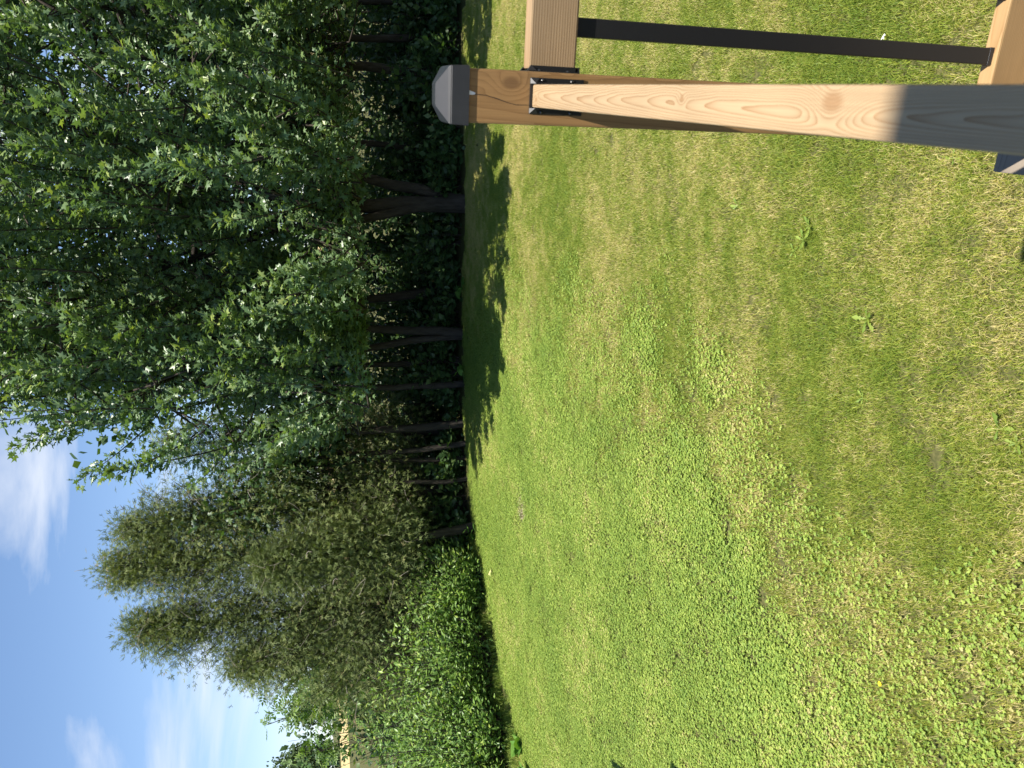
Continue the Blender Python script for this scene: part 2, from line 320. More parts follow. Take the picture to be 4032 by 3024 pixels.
# ------------------------------------------------------------------ leaf shapes
def fan(outline, centre, fold=.3, droop=.15):
    o = np.array(outline, float); c = np.array(centre, float); pts = np.vstack([c[None], o]); z = -fold * np.abs(pts[:, 0]) - droop * pts[:, 1] ** 2
    V = np.c_[pts, z]; k = len(o); F = np.array([[0, 1 + i, 1 + (i + 1) % k] for i in range(k)]); return V, F
half = [(.30, .08), (.15, .28), (.44, .60), (.14, .60)]
MAPLE_V, MAPLE_F = fan([(0, -.02)] + half + [(0, 1.05)] + [(-x, y) for x, y in half[::-1]], (0, .36))
LANCE_V, LANCE_F = np.array([[0, 0, 0], [.16, .42, -.05], [0, .45, .03], [-.16, .42, -.05], [0, 1, -.16]]), np.array([[0, 1, 2], [0, 2, 3], [1, 4, 2], [2, 4, 3]])
# cedar spray: a flat fan of narrow forked fingers
cv_, cf_ = [], []
for k, (bx0, by0, a, ln) in enumerate([(0, 0, 0, 1), (0, .18, 36, .55), (0, .3, -34, .5)]):
    d = np.array([math.sin(rad(a)), math.cos(rad(a))]); s = np.array([d[1], -d[0]]); b0 = np.array([bx0, by0]); e = b0 + d * ln; mm = b0 + d * ln * .55; wv = .042
    dz = lambda p: -.18 * p[1] ** 2
    for p in (b0, mm + s * wv, e, mm - s * wv): cv_.append([p[0], p[1], dz(p)])
    cf_ += [[4 * k, 4 * k + 1, 4 * k + 2], [4 * k, 4 * k + 2, 4 * k + 3]]
SPRAY_V, SPRAY_F = np.array(cv_), np.array(cf_)
# compound leaf with seven leaflets
cv_, cf_ = [], []
for k, (y0, a, ln) in enumerate([(.62, 0, .42), (.5, 55, .36), (.5, -55, .36), (.3, 60, .38), (.3, -60, .38), (.1, 65, .3), (.1, -65, .3)]):
    A = rad(a); Rm = np.array([[math.cos(A), math.sin(A), 0], [-math.sin(A), math.cos(A), 0], [0, 0, 1]])
    v = (LANCE_V * np.array([1.35, 1, 1])) * ln @ Rm.T + np.array([0, y0, -.2 * y0 * y0]); cv_.append(v); cf_.append(LANCE_F + 5 * k)
COMP_V, COMP_F = np.concatenate(cv_), np.concatenate(cf_)

def leaf_obj(name, TV, TF, P, T, Nn, S, R, mat, parent, **props):
    V, F, k = scatter(TV, TF, P, frames(T, Nn), S)
    return obj(name, mesh_np(name, V, F, np.repeat(R, k)), mat, parent, **props)

# ------------------------------------------------------------------ maples
def maple(label, base, stems, crown, n_plumes, seed, leaf=.096, n_big=0, group='maples along the lawn edge'):
    r = np.random.default_rng(seed); t = thing('maple_tree', label, 'tree', base, 0, group); B = np.array(base)
    tb = Tubes(); tops = []
    for (dx, dy, h, r0, bend) in stems:
        p = curve((bend[0] * .0 + dx * .02, dy * .02, -.05), (dx, dy, h), (bend[0], bend[1], 0), 12); p[1:-1, :2] += r.normal(0, .02, (10, 2))
        rr = np.linspace(r0, r0 * .42, 12); rr[0] *= 1.2
        tb = Tubes(); tb.add(p, rr, 10); tops.append(p); obj('trunk', tb.mesh('maple_trunk'), M_BARK, t)
    C, Rr = np.array(crown[0]) - B, np.array(crown[1][:3]); RL = crown[1][3]; tw = Tubes(); lb = Tubes()
    ends = []
    for k in range(16):                                            # limbs
        s = tops[k % len(tops)]; p0 = s[r.integers(4, 12)]; a = r.uniform(0, 6.28); d = np.array([math.cos(a), math.sin(a), r.uniform(.1, 1.0)]); e = C + d * Rr * .5; e[2] = max(e[2], 2.6)
        pc = curve(p0, e, (0, 0, -.25), 8); lb = Tubes(); lb.add(pc, np.linspace(.05, .015, 8), 6); ends.append(pc); obj('limb', lb.mesh('maple_limb'), M_BARK, t)
    ends = np.concatenate(ends)
    P, T, Nn, S, Q = [], [], [], [], []
    clus = nrm(r.normal(size=(n_plumes // 4, 3)) + [0, 0, .25])
    for k in range(n_plumes):
        d = nrm(clus[k % len(clus)] + r.normal(0, .13, 3))
        if d[1] > .35 and r.random() < .75: d[1] *= -1             # denser on the open, lawn side
        lump = 1 + .20 * float(vnoise((d * 2.3 + seed)[None], 1.6, seed)[0]); depth = 1.0 if r.random() < .62 else r.uniform(.45, .9)
        tip = C + d * (Rr if d[2] > 0 else np.array([Rr[0], Rr[1], RL])) * lump * depth
        if tip[2] + B[2] < 1.95: continue
        rd = nrm(np.array([d[0], d[1], 0.0]) + r.normal(0, .25, 3) * [1, 1, 0]); ln = r.uniform(.9, 2.0)
        ax = nrm(rd * .50 + np.array([0, 0, .45 + .45 * (d[2] + .6)]) + r.normal(0, .14, 3)); st = tip - ax * ln; st[2] = max(st[2], 1.75 - B[2])
        near = ends[np.argmin(((ends - st) ** 2).sum(1))]
        pc = curve(st, tip, (0, 0, -.10 * ln), 7); near = st + (near - st) * min(1, .7 / max(.01, np.linalg.norm(near - st))); tw.add(np.vstack([near[None], pc]), np.linspace(.014, .003, 8), 4)
        nl = int(ln * r.uniform(80, 122)); u = r.uniform(.12, 1, nl) ** .8; cen = st + (tip - st) * u[:, None] + np.array([0, 0, -.10 * ln]) * (4 * u * (1 - u))[:, None]
        sidev = nrm(r.normal(size=(nl, 3)) * [1, 1, .55]); spread = r.uniform(.03, .18, nl) * (1.15 - .6 * u); pos = cen + sidev * spread[:, None]
        P.append(pos); T.append(nrm(sidev * .75 + ax * (.35 + .5 * u[:, None]) + rd * .2 + np.array([0, 0, -.12]) + r.normal(0, .25, (nl, 3))))
        Nn.append(nrm(np.array([0, -.22, .9]) + sidev * .2 + rd * .35 + r.normal(0, .33, (nl, 3)))); S.append(leaf * r.uniform(.6, 1.2, nl))
        Q.append(np.clip(r.uniform(0, .85, nl) + .22 * (u > .88) + .06 * r.normal(size=nl), 0, 1))
    P, T, Nn, S, Q = map(np.concatenate, (P, T, Nn, S, Q)); kp = P[:, 2] > 1.62 + .25 * vnoise(P, 2.2, seed); P, T, Nn, S, Q = (a_[kp] for a_ in (P, T, Nn, S, Q))
    obj('twigs', tw.mesh('maple_twigs'), M_TWIG, t, kind='stuff')
    if n_big:                                                     # the leaves that show largest stand as pieces of their own
        wp = P + B; vis = (wp[:, 2] < 5.2) & (np.abs(wp[:, 0]) < .5 * wp[:, 1] + .2); dist = np.where(vis, np.linalg.norm(wp - [0, 0, CAM_H], axis=1) - S * 6, 99)
        big = np.argsort(dist)[:n_big]; FR = frames(T[big], Nn[big])
        protos = []
        for q in range(6):
            me = mesh_np('maple_leaf', MAPLE_V, MAPLE_F, np.full(len(MAPLE_V), q / 5 * .97)); me.materials.append(M_MAPLE); protos.append(me)
        for j, b in enumerate(big):
            o = obj('leaf', protos[int(Q[b] * 5.99)], None, t); Mx = Matrix(FR[j].tolist()).to_4x4(); Mx.translation = Vector(P[b]); o.matrix_local = Mx @ Matrix.Scale(float(S[b]), 4)
        mask = np.ones(len(P), bool); mask[big] = False; P, T, Nn, S, Q = (a[mask] for a in (P, T, Nn, S, Q))
    leaf_obj('crown', MAPLE_V, MAPLE_F, P, T, Nn, S, Q, M_MAPLE, t, kind='stuff')
    return t
maple('big maple with three grey stems rising from one base at the lawn edge', (2.85, 11.75, 0),
      [(.95, .1, 4.2, .095, (.02, 0)), (.05, .2, 5.4, .125, (-.02, 0)), (-.95, 0, 4.4, .08, (.16, 0))],
      ((2.6, 11.0, 3.5), (2.8, 3.0, 5.6, 1.9)), 345, 11, n_big=280)
maple('maple with a single straight trunk standing behind the capped railing post', (4.95, 12.0, 0), [(.1, .1, 5.2, .085, (.03, 0))],
      ((6.1, 11.0, 3.5), (2.9, 3.1, 5.6, 1.9)), 260, 12, leaf=.11, n_big=120)
maple('maple beside the cedars, with paired dark stems and a crown edge against the sky', (.85, 12.4, 0), [(.2, 0, 4.6, .075, (.05, 0)), (-.3, .1, 4.8, .065, (-.06, 0))],
      ((.55, 11.5, 3.6), (1.65, 2.7, 4.4, 1.9)), 235, 13, n_big=120)

# ------------------------------------------------------------------ cedars
def cedar(label, base, h, rx, z0, n, seed, dead=240):
    r = np.random.default_rng(seed); t = thing('cedar_tree', label, 'tree', base, 0, 'cedars in the hedgerow'); tb = Tubes()
    lean = r.normal(0, .12, 2); pts = np.array([[lean[0] * k, lean[1] * k, h * .96 * k] for k in np.linspace(-.02, 1, 10)]); tb.add(pts, np.linspace(.085, .012, 10), 8)
    obj('trunk', tb.mesh('cedar_trunk'), M_BARK, t)
    P, T, Nn, S, Q = [], [], [], [], []; br = Tubes(); dt = Tubes(); nb = n // 13
    for k in range(nb):
        f = r.random() ** .9; z = z0 + (h - z0) * f; prof = rx * (1 - f) ** .6 * (.55 + .45 * min(1, f * 4 + .35)) + .05; a = r.uniform(0, 6.28)
        prof *= (1 + .2 * math.sin(3 * a + seed + 5 * f)) * r.uniform(.6, 1.22)
        d = np.array([math.cos(a), math.sin(a), 0]); st = np.array([lean[0] * f, lean[1] * f, z - prof * .55]); tip = st + d * prof + np.array([0, 0, prof * r.uniform(.35, .75)])
        pc = curve(st, tip, (0, 0, -.18 * prof), 6); br.add(pc, np.linspace(.010, .003, 6), 3)
        nl = 62; u = r.uniform(.12, 1.06, nl); cen = st + (tip - st) * u[:, None]; jit = r.normal(0, .105, (nl, 3)) * (1 + .4 * (1 - f))
        P.append(cen + jit); T.append(nrm(d * .6 + jit * 4 + np.array([0, 0, -.15]) + r.normal(0, .45, (nl, 3)))); Nn.append(nrm(d * .5 + r.normal(0, .7, (nl, 3)) + [0, 0, .35])); S.append(r.uniform(.07, .14, nl)); Q.append(np.clip(r.beta(2, 2.2, nl) + .12 * vnoise(cen + 3, 2.2, seed), 0, 1))
    P, T, Nn, S, Q = map(np.concatenate, (P, T, Nn, S, Q))
    obj('branches', br.mesh('cedar_branches'), M_TWIG, t, kind='stuff')
    for k in range(dead):
        j = r.integers(len(P)); p = P[j]; d = nrm(np.array([p[0], p[1], 0]) + r.normal(0, .3, 3)); e = p + d * .12 + np.array([r.normal(0, .12), 0, r.uniform(-.22, .25)])
        dt.add(curve(p, e, r.normal(0, .03, 3), 4), [.0045, .004, .003, .002], 3)
    obj('dead_twigs', dt.mesh('cedar_dead_twigs'), M_DEADTWIG, t, kind='stuff')
    leaf_obj('crown', SPRAY_V, SPRAY_F, P, T, Nn, S, Q, M_CEDAR, t, kind='stuff')
cedar('tallest cedar of the hedgerow with a pointed open tip', (-2.62, 13.0, 0), 5.7, 1.4, 1.0, 5200, 21)
cedar('flat topped cedar beside the maple', (-1.75, 13.2, 0), 5.45, 1.4, 1.1, 4800, 22)
cedar('slim pointed cedar between the tallest cedar and the leafy shrubs', (-3.5, 12.7, 0), 5.3, 1.3, 1.0, 4400, 23)
cedar('low bushy cedar behind the leafy shrubs', (-4.35, 12.9, 0), 3.9, 1.25, .6, 3800, 24)
cedar('shaded cedar half hidden behind the maple crown', (-.75, 13.5, 0), 4.9, .9, 1.0, 1800, 25, 50)
cedar('small cedar in front of the tallest one, drooping to shoulder height', (-2.3, 12.3, 0), 3.4, .8, 1.15, 3600, 26)

# ------------------------------------------------------------------ slender trunks of the thicket under the crowns
def thicket_tree(label, base, h, rr, lean, crown, n, seed):
    r = np.random.default_rng(seed); t = thing('thicket_tree', label, 'tree', base, 0, 'slender trees in the shaded thicket'); tb = Tubes()
    p = curve((0, 0, -.05), (lean[0], lean[1], h), (r.normal(0, .08), 0, 0), 10); p[1:, :2] += np.cumsum(r.normal(0, .018, (9, 2)), 0); tb.add(p, np.linspace(rr, rr * .45, 10), 8)
    obj('trunk', tb.mesh('thicket_trunk'), M_BARK, t)
    bt = Tubes(); P, T, Nn, S, Q = [], [], [], [], []
    for k in range(max(4, n // 60)):
        st = p[r.integers(4, 10)]; e = np.array([lean[0], lean[1], crown[2]]) + nrm(r.normal(size=3)) * np.array([crown[0], crown[1], crown[3]]) * r.uniform(.5, 1); e[2] = max(e[2], 1.9)
        bt.add(curve(st, e, r.normal(0, .1, 3), 6), np.linspace(.016, .004, 6), 4); u = r.uniform(.25, 1.1, 60); cen = st + (e - st) * u[:, None]; j = r.normal(0, .2, (60, 3))
        P.append(cen + j); T.append(nrm(j + r.normal(0, .3, (60, 3)) - [0, 0, .2])); Nn.append(nrm(r.normal(0, .5, (60, 3)) + [0, -.2, .8])); S.append(r.uniform(.07, .13, 60)); Q.append(r.uniform(0, 1, 60))
    P, T, Nn, S, Q = map(np.concatenate, (P, T, Nn, S, Q)); kp = P[:, 2] > 1.6; P, T, Nn, S, Q = (a_[kp] for a_ in (P, T, Nn, S, Q)); obj('branches', bt.mesh('thicket_branches'), M_TWIG, t, kind='stuff')
    leaf_obj('crown', MAPLE_V, MAPLE_F, P, T, Nn, S, Q, M_DARKLEAF, t, kind='stuff')
TT = [(.45, 12.9, .055, -.05), (.05, 12.6, .06, .1), (-.62, 12.75, .075, .05), (-.95, 12.6, .05, -.15), (-1.2, 12.8, .045, .15), (-1.55, 12.7, .04, -.05), (1.75, 13.0, .09, -.5), (3.9, 12.6, .06, .2), (5.7, 12.3, .07, -.1), (6.4, 12.6, .06, .1)]
TL = ['slim dark trunk just left of the paired maple stems, one of the thin trunks', 'thin trunk with a crooked stem standing alone in the thicket gap', 'stouter straight trunk where the thicket meets the cedars', 'thin leaning trunk close beside the stouter straight trunk',
      'thin trunk leaning towards the maples under the cedar foliage', 'thinnest upright trunk at the cedar end of the thicket', 'low spreading tree with forking limbs left of the three stemmed maple', 'thin shaded trunk between the three stemmed maple and the railing post', 'shaded trunk on the far side of the railing post', 'second shaded trunk on the far side of the railing post']
for k, ((x, y, rr, ln), lb_) in enumerate(zip(TT, TL)):
    thicket_tree(lb_, (x, y, 0), 3.4 + .2 * (k % 3), rr, (ln, .1), (.9, .8, 3.4, 1.1), 900, 50 + k)

# ------------------------------------------------------------------ back of the hedgerow: broad shrubs and trees that close the view
def bush(name, label, base, rxyz, n, size, mat, TV, TF, seed, group, stem=M_TWIG, cat='shrub', upright=.35, low=.03):
    r = np.random.default_rng(seed); t = thing(name, label, cat, base, 0, group); st = Tubes(); rx, ry, rz = rxyz
    P, T, Nn, S, Q = [], [], [], [], []; per = 40
    for k in range(n // per):
        a = r.uniform(0, 6.28); q = math.sqrt(r.random()); hh = rz * r.uniform(.35, 1.0) * (1 - .35 * q * q) * (1 + .16 * math.sin(3 * a + seed) + .12 * math.sin(7 * a + 2 * seed)) * (1.3 if r.random() < .07 else 1); e = np.array([math.cos(a) * q * rx, math.sin(a) * q * ry, hh]); s0 = e * [.45, .45, 0] 
        pc = curve(s0, e, np.array([e[0], e[1], 0]) * -.08, 6); st.add(pc, np.linspace(.010, .003, 6), 4)
        u = r.uniform(.22, 1.03, per); cen = s0 + (e - s0) * u[:, None]; sd = nrm(r.normal(size=(per, 3)) * [1, 1, .5]); P.append(cen + sd * r.uniform(.02, .16, per)[:, None]); o = nrm(np.array([e[0], e[1], .3]))
        T.append(nrm(sd * .8 + np.array([0, 0, upright]) + o * .3 + r.normal(0, .25, (per, 3)))); Nn.append(nrm(np.array([0, -.15, .75]) + sd * .2 + o * .3 + r.normal(0, .4, (per, 3)))); S.append(size * r.uniform(.6, 1.25, per)); Q.append(np.clip(r.uniform(0, .9, per) + .2 * (u > .85), 0, 1))
    P, T, Nn, S, Q = map(np.concatenate, (P, T, Nn, S, Q)); kp = P[:, 2] > low; P, T, Nn, S, Q = (a_[kp] for a_ in (P, T, Nn, S, Q))
    obj('stems', st.mesh(name + '_stems'), stem, t, kind='stuff'); leaf_obj('crown', TV, TF, P, T, Nn, S, Q, mat, t, kind='stuff'); return t
BROAD_V = LANCE_V * np.array([2.1, 1, 1])
for k, x in enumerate(np.linspace(-7.5, 10.5, 26)):
    yb = (14.2, 15.7)[k % 2] - (.9 if x > 3 else 0); ht = (2.1, 3.2)[k % 2]
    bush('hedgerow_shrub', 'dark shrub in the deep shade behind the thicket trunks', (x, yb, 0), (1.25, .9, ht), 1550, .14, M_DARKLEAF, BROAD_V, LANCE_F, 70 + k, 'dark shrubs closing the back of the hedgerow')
for k, x in enumerate(np.linspace(-2.6, 9.4, 34)):
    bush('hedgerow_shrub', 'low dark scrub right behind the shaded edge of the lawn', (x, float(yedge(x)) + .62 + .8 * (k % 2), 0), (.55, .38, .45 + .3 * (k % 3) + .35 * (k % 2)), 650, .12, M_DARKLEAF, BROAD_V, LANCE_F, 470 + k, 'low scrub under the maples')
def back_tree(label, base, C, R, n, seed, mat=M_DARKLEAF, size=.2):
    r = np.random.default_rng(seed); t = thing('hedgerow_tree', label, 'tree', base, 0, 'trees behind the maples'); tb = Tubes()
    tb.add(curve((0, 0, 0), (0, 0, C[2]), (.1, 0, 0), 8), np.linspace(.15, .05, 8), 8); obj('trunk', tb.mesh('hedgerow_trunk'), M_BARK, t); bt = Tubes()
    d = nrm(r.normal(size=(n // 50, 3))); cen = np.array([0, 0, C[2]]) + d * np.array(R) * (r.uniform(.35, 1, (len(d), 1)) ** .5)
    for c in cen[:60]: bt.add(curve((0, 0, C[2] * .6), c, (0, 0, -.2), 6), np.linspace(.03, .006, 6), 4)
    obj('branches', bt.mesh('hedgerow_branches'), M_TWIG, t, kind='stuff')
    P = np.repeat(cen, 50, 0) + r.normal(0, .33, (len(cen) * 50, 3)); m_ = len(P)
    leaf_obj('crown', BROAD_V, LANCE_F, P, r.normal(size=(m_, 3)) - np.array([0, 0, .4]), nrm(r.normal(0, .5, (m_, 3)) + [0, -.2, .8]), size * r.uniform(.6, 1.2, m_), r.uniform(0, 1, m_), mat, t, kind='stuff')
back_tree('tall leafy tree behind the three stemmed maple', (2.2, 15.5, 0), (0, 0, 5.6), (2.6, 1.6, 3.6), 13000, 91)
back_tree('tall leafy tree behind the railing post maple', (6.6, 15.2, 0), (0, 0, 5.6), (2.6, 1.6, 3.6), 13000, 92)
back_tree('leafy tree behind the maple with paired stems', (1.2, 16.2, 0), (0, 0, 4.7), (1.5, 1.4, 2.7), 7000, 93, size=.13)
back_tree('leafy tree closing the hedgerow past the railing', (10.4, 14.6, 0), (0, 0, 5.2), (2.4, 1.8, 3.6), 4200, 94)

# ------------------------------------------------------------------ leafy shrubs and the compound-leaved trees on the left
SH = [(-3.25, 12.0, .75, 1.15, 'low glossy shrub at the foot of the cedars'), (-4.25, 11.45, 1.0, 1.75, 'rounded glossy shrub below the slim pointed cedar'), (-5.2, 10.7, 1.05, 1.75, 'full glossy shrub spilling onto the lawn edge'),
      (-6.1, 9.9, 1.05, 1.55, 'bright leafy shrub at the open end of the hedgerow'), (-5.6, 12.3, 1.2, 1.95, 'taller leafy shrub behind the one spilling onto the lawn')]
for k, (x, y, rr, hh, lb_) in enumerate(SH):
    bush('leafy_shrub', lb_, (x, y, 0), (rr, rr * .85, hh), 8800, .085, M_SHRUB, LANCE_V * np.array([1.25, 1, 1]), LANCE_F, 120 + k, 'glossy shrubs along the lawn edge')
bush('boxelder_tree', 'bushy young tree with compound leaves behind the low cedar', (-4.9, 14.4, 0), (1.2, 1.1, 3.8), 3800, .26, M_ASH, COMP_V, COMP_F, 140, 'compound leaved trees', M_BARK, 'tree', .1)
bush('boxelder_tree', 'smaller compound leaved tree next to the gap to the field', (-6.0, 14.9, 0), (1.0, 1.0, 3.5), 3600, .26, M_ASH, COMP_V, COMP_F, 141, 'compound leaved trees', M_BARK, 'tree', .1, 2.25)

# ------------------------------------------------------------------ undergrowth at the foot of the hedgerow
ux = rng.uniform(-8, 9, 1500); uy = yedge(ux) + np.abs(rng.normal(.0, .8, 1500)) + .10
ts = np.where(uy - yedge(ux) < .35, rng.uniform(.15, .3, 1500), rng.uniform(.4, .9, 1500))
kq = rng.random(1500) < np.where(ux < -2.5, .8, .0); ux, uy, ts = ux[kq], uy[kq], ts[kq]; nu = len(ux)
gn_scatter('undergrowth', np.c_[ux, uy, 0 * ux], 13 + rng.integers(0, 2, nu), rng.uniform(0, 6.28, nu), ts, TILES, kind='stuff', label='unmown grass in the shade under the trees', category='grass')
heart, heartF = fan([(0, 0), (.3, -.12), (.48, .12), (.40, .5), (0, 1), (-.40, .5), (-.48, .12), (-.3, -.12)], (0, .3), .25, .3)
def rosette(name, label, base, n, ln, mat, TV, TF, seed, group, cat, rise=.35, spread=.0):
    r = np.random.default_rng(seed); t = thing(name, label, cat, base, 0, group); pr = []
    for q in range(2):
        me = mesh_np(name + '_leaf', TV, TF, np.full(len(TV), .25 + .6 * q)); me.materials.append(mat); pr.append(me)
    for k in range(n):
        a = 6.283 * k / n + r.normal(0, .3); T = np.array([[math.cos(a), math.sin(a), rise * r.uniform(.3, 1.9)]]); Nn = np.array([[-.3 * math.cos(a), -.3 * math.sin(a), 1.]])
        Mx = Matrix(frames(T, Nn)[0].tolist()).to_4x4(); Mx.translation = Vector((spread * r.normal(), spread * r.normal(), .02 + spread * abs(r.normal()))); o = obj('leaf', pr[k % 2], None, t); o.matrix_local = Mx @ Matrix.Scale(ln * r.uniform(.7, 1.2), 4)
for k, (x, y) in enumerate([(-5.25, 9.0), (-5.0, 9.35), (-5.55, 8.75), (-4.75, 9.75), (-5.9, 8.45), (-3.1, 11.75), (-2.4, 12.15), (.25, 12.25), (1.6, 12.0), (4.6, 11.1)]):
    rosette('burdock', 'broad heart shaped weed leaves at the edge of the mown lawn', (x, y, 0), 9, .17 if x < -4 else .12, M_BROAD, heart, heartF, 160 + k, 'broad leaved weeds along the lawn edge', 'weed', .75, .07)
# flat weeds in the lawn
dand = fan([(0, 0), (.07, .2), (.05, .3), (.14, .45), (.08, .52), (.17, .72), (.1, .85), (0, 1), (-.1, .85), (-.17, .72), (-.08, .52), (-.14, .45), (-.05, .3), (-.07, .2)], (0, .55), .5, .25)
WD = [(0.77, 2.39), (0.95, 3.9), (0.64, 3.32), (-0.3, 2.18), (-1.1, 3.47), (0.21, 2.9), (-0.14, 2.95), (0.70, 3.27), (-.25, 2.25), (0.60, 3.40)]
for k, (x, y) in enumerate(WD):
    rosette('dandelion', 'flat dandelion rosette growing in the mown lawn', (x, y, -.006), 4 + k % 4, .038 + .012 * (k % 3), M_LAWNWEED, dand[0], dand[1], 190 + k, 'dandelion rosettes in the lawn', 'weed', .55)
M_YEL = simple_mat('yellow_petal', (.75, .6, .02), .5)
fl = thing('dandelion_flower', 'single small yellow flower in the clover', 'flower', (-1.41, 2.89, 0))
tb = Tubes(); tb.add([(0, 0, 0), (.004, 0, .03), (.006, 0, .05)], .0015, 5); obj('stem', tb.mesh('flower_stem'), M_BROAD, fl)
pv, pf, kk = scatter(LANCE_V * [1.6, 1, 1], LANCE_F, np.tile([[.006, 0, .05]], (14, 1)), frames(np.array([[math.cos(a), math.sin(a), .35] for a in np.arange(14) * .449]), np.tile([[0, 0, 1.]], (14, 1))), np.full(14, .013)); obj('petals', mesh_np('petals', pv, pf), M_YEL, fl)
fv, ff = fan([(0, -.05)] + half + [(0, 1.05)] + [(-x, y) for x, y in half[::-1]], (0, .36), .5, .1)
M_PALE = simple_mat('fallen_leaf', (.45, .45, .16), .6); M_WHITE = simple_mat('bleached_leaf', (.7, .68, .62), .7)
for nm, lb_, x, y, s, mm in (('fallen_leaf', 'pale yellow leaf lying on the clover near the cedars', -2.69, 10.95, .13, M_PALE), ('fallen_leaf', 'tiny bleached white leaf on the grass by the lower rail', 1.37, 2.67, .03, M_WHITE)):
    o = obj(nm, mesh_np(nm, fv * s, ff), mm, None, label=lb_, category='leaf'); o.location = (x, y, .05); o.rotation_euler = (.35, .2, 1.0)
# the bare patch of dead thatch
bt_ = blade_tile(420, .5, .012, .04, .004, 1.3, 77); bv = bt_[0] * np.array([1.1, .6, .6])
o = obj('bare_patch', mesh_np('bare_patch', bv, bt_[1], bt_[2]), simple_mat('dead_thatch', (.52, .42, .27), .8, (.72, .62, .45), 0, scale=40), None, kind='stuff', label='worn patch of pale dead thatch in the clover', category='grass'); o.location = (-1.43, 9.12, .006)

# ------------------------------------------------------------------ the far side of the field
for k, (x, y, h, wd) in enumerate([(-96, 186, 13.5, 9), (-84, 182, 12, 8), (-108, 190, 14, 9), (-74, 188, 11, 8), (-120, 184, 13, 9), (-64, 190, 12, 9), (-132, 190, 14, 10), (-52, 186, 11, 8), (-90, 196, 15, 9), (-104, 178, 9, 6)]):
    r = np.random.default_rng(600 + k); t = thing('distant_tree', 'distant rounded tree on the far side of the hay field', 'tree', (x, y, float(terrain(0, y))), 0, 'trees beyond the hay field'); tb = Tubes(); tb.add([(0, 0, 0), (.1, 0, h * .5), (0, 0, h * .8)], [.35, .25, .1], 6); obj('trunk', tb.mesh('distant_trunk'), M_BARK, t)
    d = nrm(r.normal(size=(60, 3))); c = np.array([0, 0, h * .52]) + d * np.array([wd * .5, wd * .5, h * .46]) * r.uniform(.5, 1, (60, 1)); P = np.repeat(c, 40, 0) + r.normal(0, .75, (2400, 3)); P[:, 2] = np.maximum(P[:, 2], .3)
    leaf_obj('crown', LANCE_V * [2.2, 1, 1], LANCE_F, P, r.normal(size=(2400, 3)), nrm(r.normal(0, .6, (2400, 3)) + [0, -.2, .7]), r.uniform(.5, 1.1, 2400), r.uniform(0, 1, 2400), M_FARLEAF, t, kind='stuff')

# ------------------------------------------------------------------ deck, railing and added shade wing (deck frame: x along the deck edge, y away from the added wing)
YAW = rad(-21.39); DECK_Z = CAM_H - 1.56
def deck_world(x, y, z): c, s = math.cos(YAW), math.sin(YAW); return (.4576 + x * c - y * s, 1.305 + x * s + y * c, z)
def box(bm_v, bm_f, lo_, hi, bev=0.0):
    import bmesh
    bm = bmesh.new(); bmesh.ops.create_cube(bm, size=1); 
    for v in bm.verts: v.co = Vector([lo_[i] + (v.co[i] + .5) * (hi[i] - lo_[i]) for i in range(3)])
    if bev: bmesh.ops.bevel(bm, geom=list(bm.edges), offset=bev, segments=2, affect='EDGES', profile=.6)
    bm.verts.index_update(); k = len(bm_v); bm_v += [tuple(v.co) for v in bm.verts]; bm_f += [[k + v.index for v in f.verts] for f in bm.faces]; bm.free()
def boxes_mesh(name, lst, smooth=False):
    V, F = [], []
    for a in lst: box(V, F, *a)
    me = bpy.data.meshes.new(name); me.from_pydata(V, [], F); me.update(); return me
def part(name, parent, lst, mat, loc=(0, 0, 0), rot=(0, 0, 0), label=None):
    o = obj(name, boxes_mesh(name, lst), mat, parent); o.location = loc; o.rotation_euler = rot
    if label: o['label'] = label
    return o
W4, T2 = .089, .038
PALE, DARK, LINE = (.50, .36, .20), (.50, .31, .14), (.26, .15, .07)
M_RAIL = wood_mat('pale_pine_rail', (.37, .265, .15), (.235, .13, .055), LINE, -.012, .022, 700, [(.004, -.585, .045, .004), (-.006, -.03, .045, .004), (.006, -.84, .045, .011)])
M_RAIL2 = wood_mat('pine_cross_rail', (.35, .245, .138), (.235, .14, .062), LINE, .35, .0, 210, [])
M_LOW = wood_mat('orange_pine_lower_rail', (.37, .24, .11), (.29, .165, .065), LINE, .10, .02, 260, [(.03, -.06, -.02, .006)])
M_POST = wood_mat('treated_post', (.265, .152, .06), (.19, .102, .038), (.14, .075, .03), .075, .012, 330, [(.0236, 1.205, .0445, .013)])
M_DECK = wood_mat('weathered_deck_board', (.23, .185, .135), (.15, .12, .085), LINE, .2, .01, 240, [], .1)
M_BLACK = simple_mat('black_powder_coat', (.012, .012, .012), .38, spec=.5)
M_CAP = simple_mat('black_plastic_cap', (.016, .017, .019), .4, (.022, .023, .026), 0, scale=60)
M_STEEL = simple_mat('screw_steel', (.10, .10, .10), .35, metal=.9)
M_SEAL = simple_mat('dried_sealant', (.75, .75, .75), .4)
M_CRACK = simple_mat('crack_shadow', (.05, .028, .012), .9)

rail = thing('deck_railing', 'pine deck railing with black balusters and a black capped corner post', 'railing', deck_world(0, 0, DECK_Z), YAW)
Z = lambda zc: zc + 1.56                                        # camera-relative height -> height over the deck
POST_T = Z(-.2796 + .004)
# post: built along local Y so that the grain runs up it
def up_part(name, parent, lst, mat, loc): return part(name, parent, lst, mat, loc, (rad(90), 0, 0))
post = up_part('post', rail, [((-W4 / 2, 0, -W4 / 2), (W4 / 2, POST_T, W4 / 2), .004)], M_POST, (W4 / 2, W4 / 2, 0))
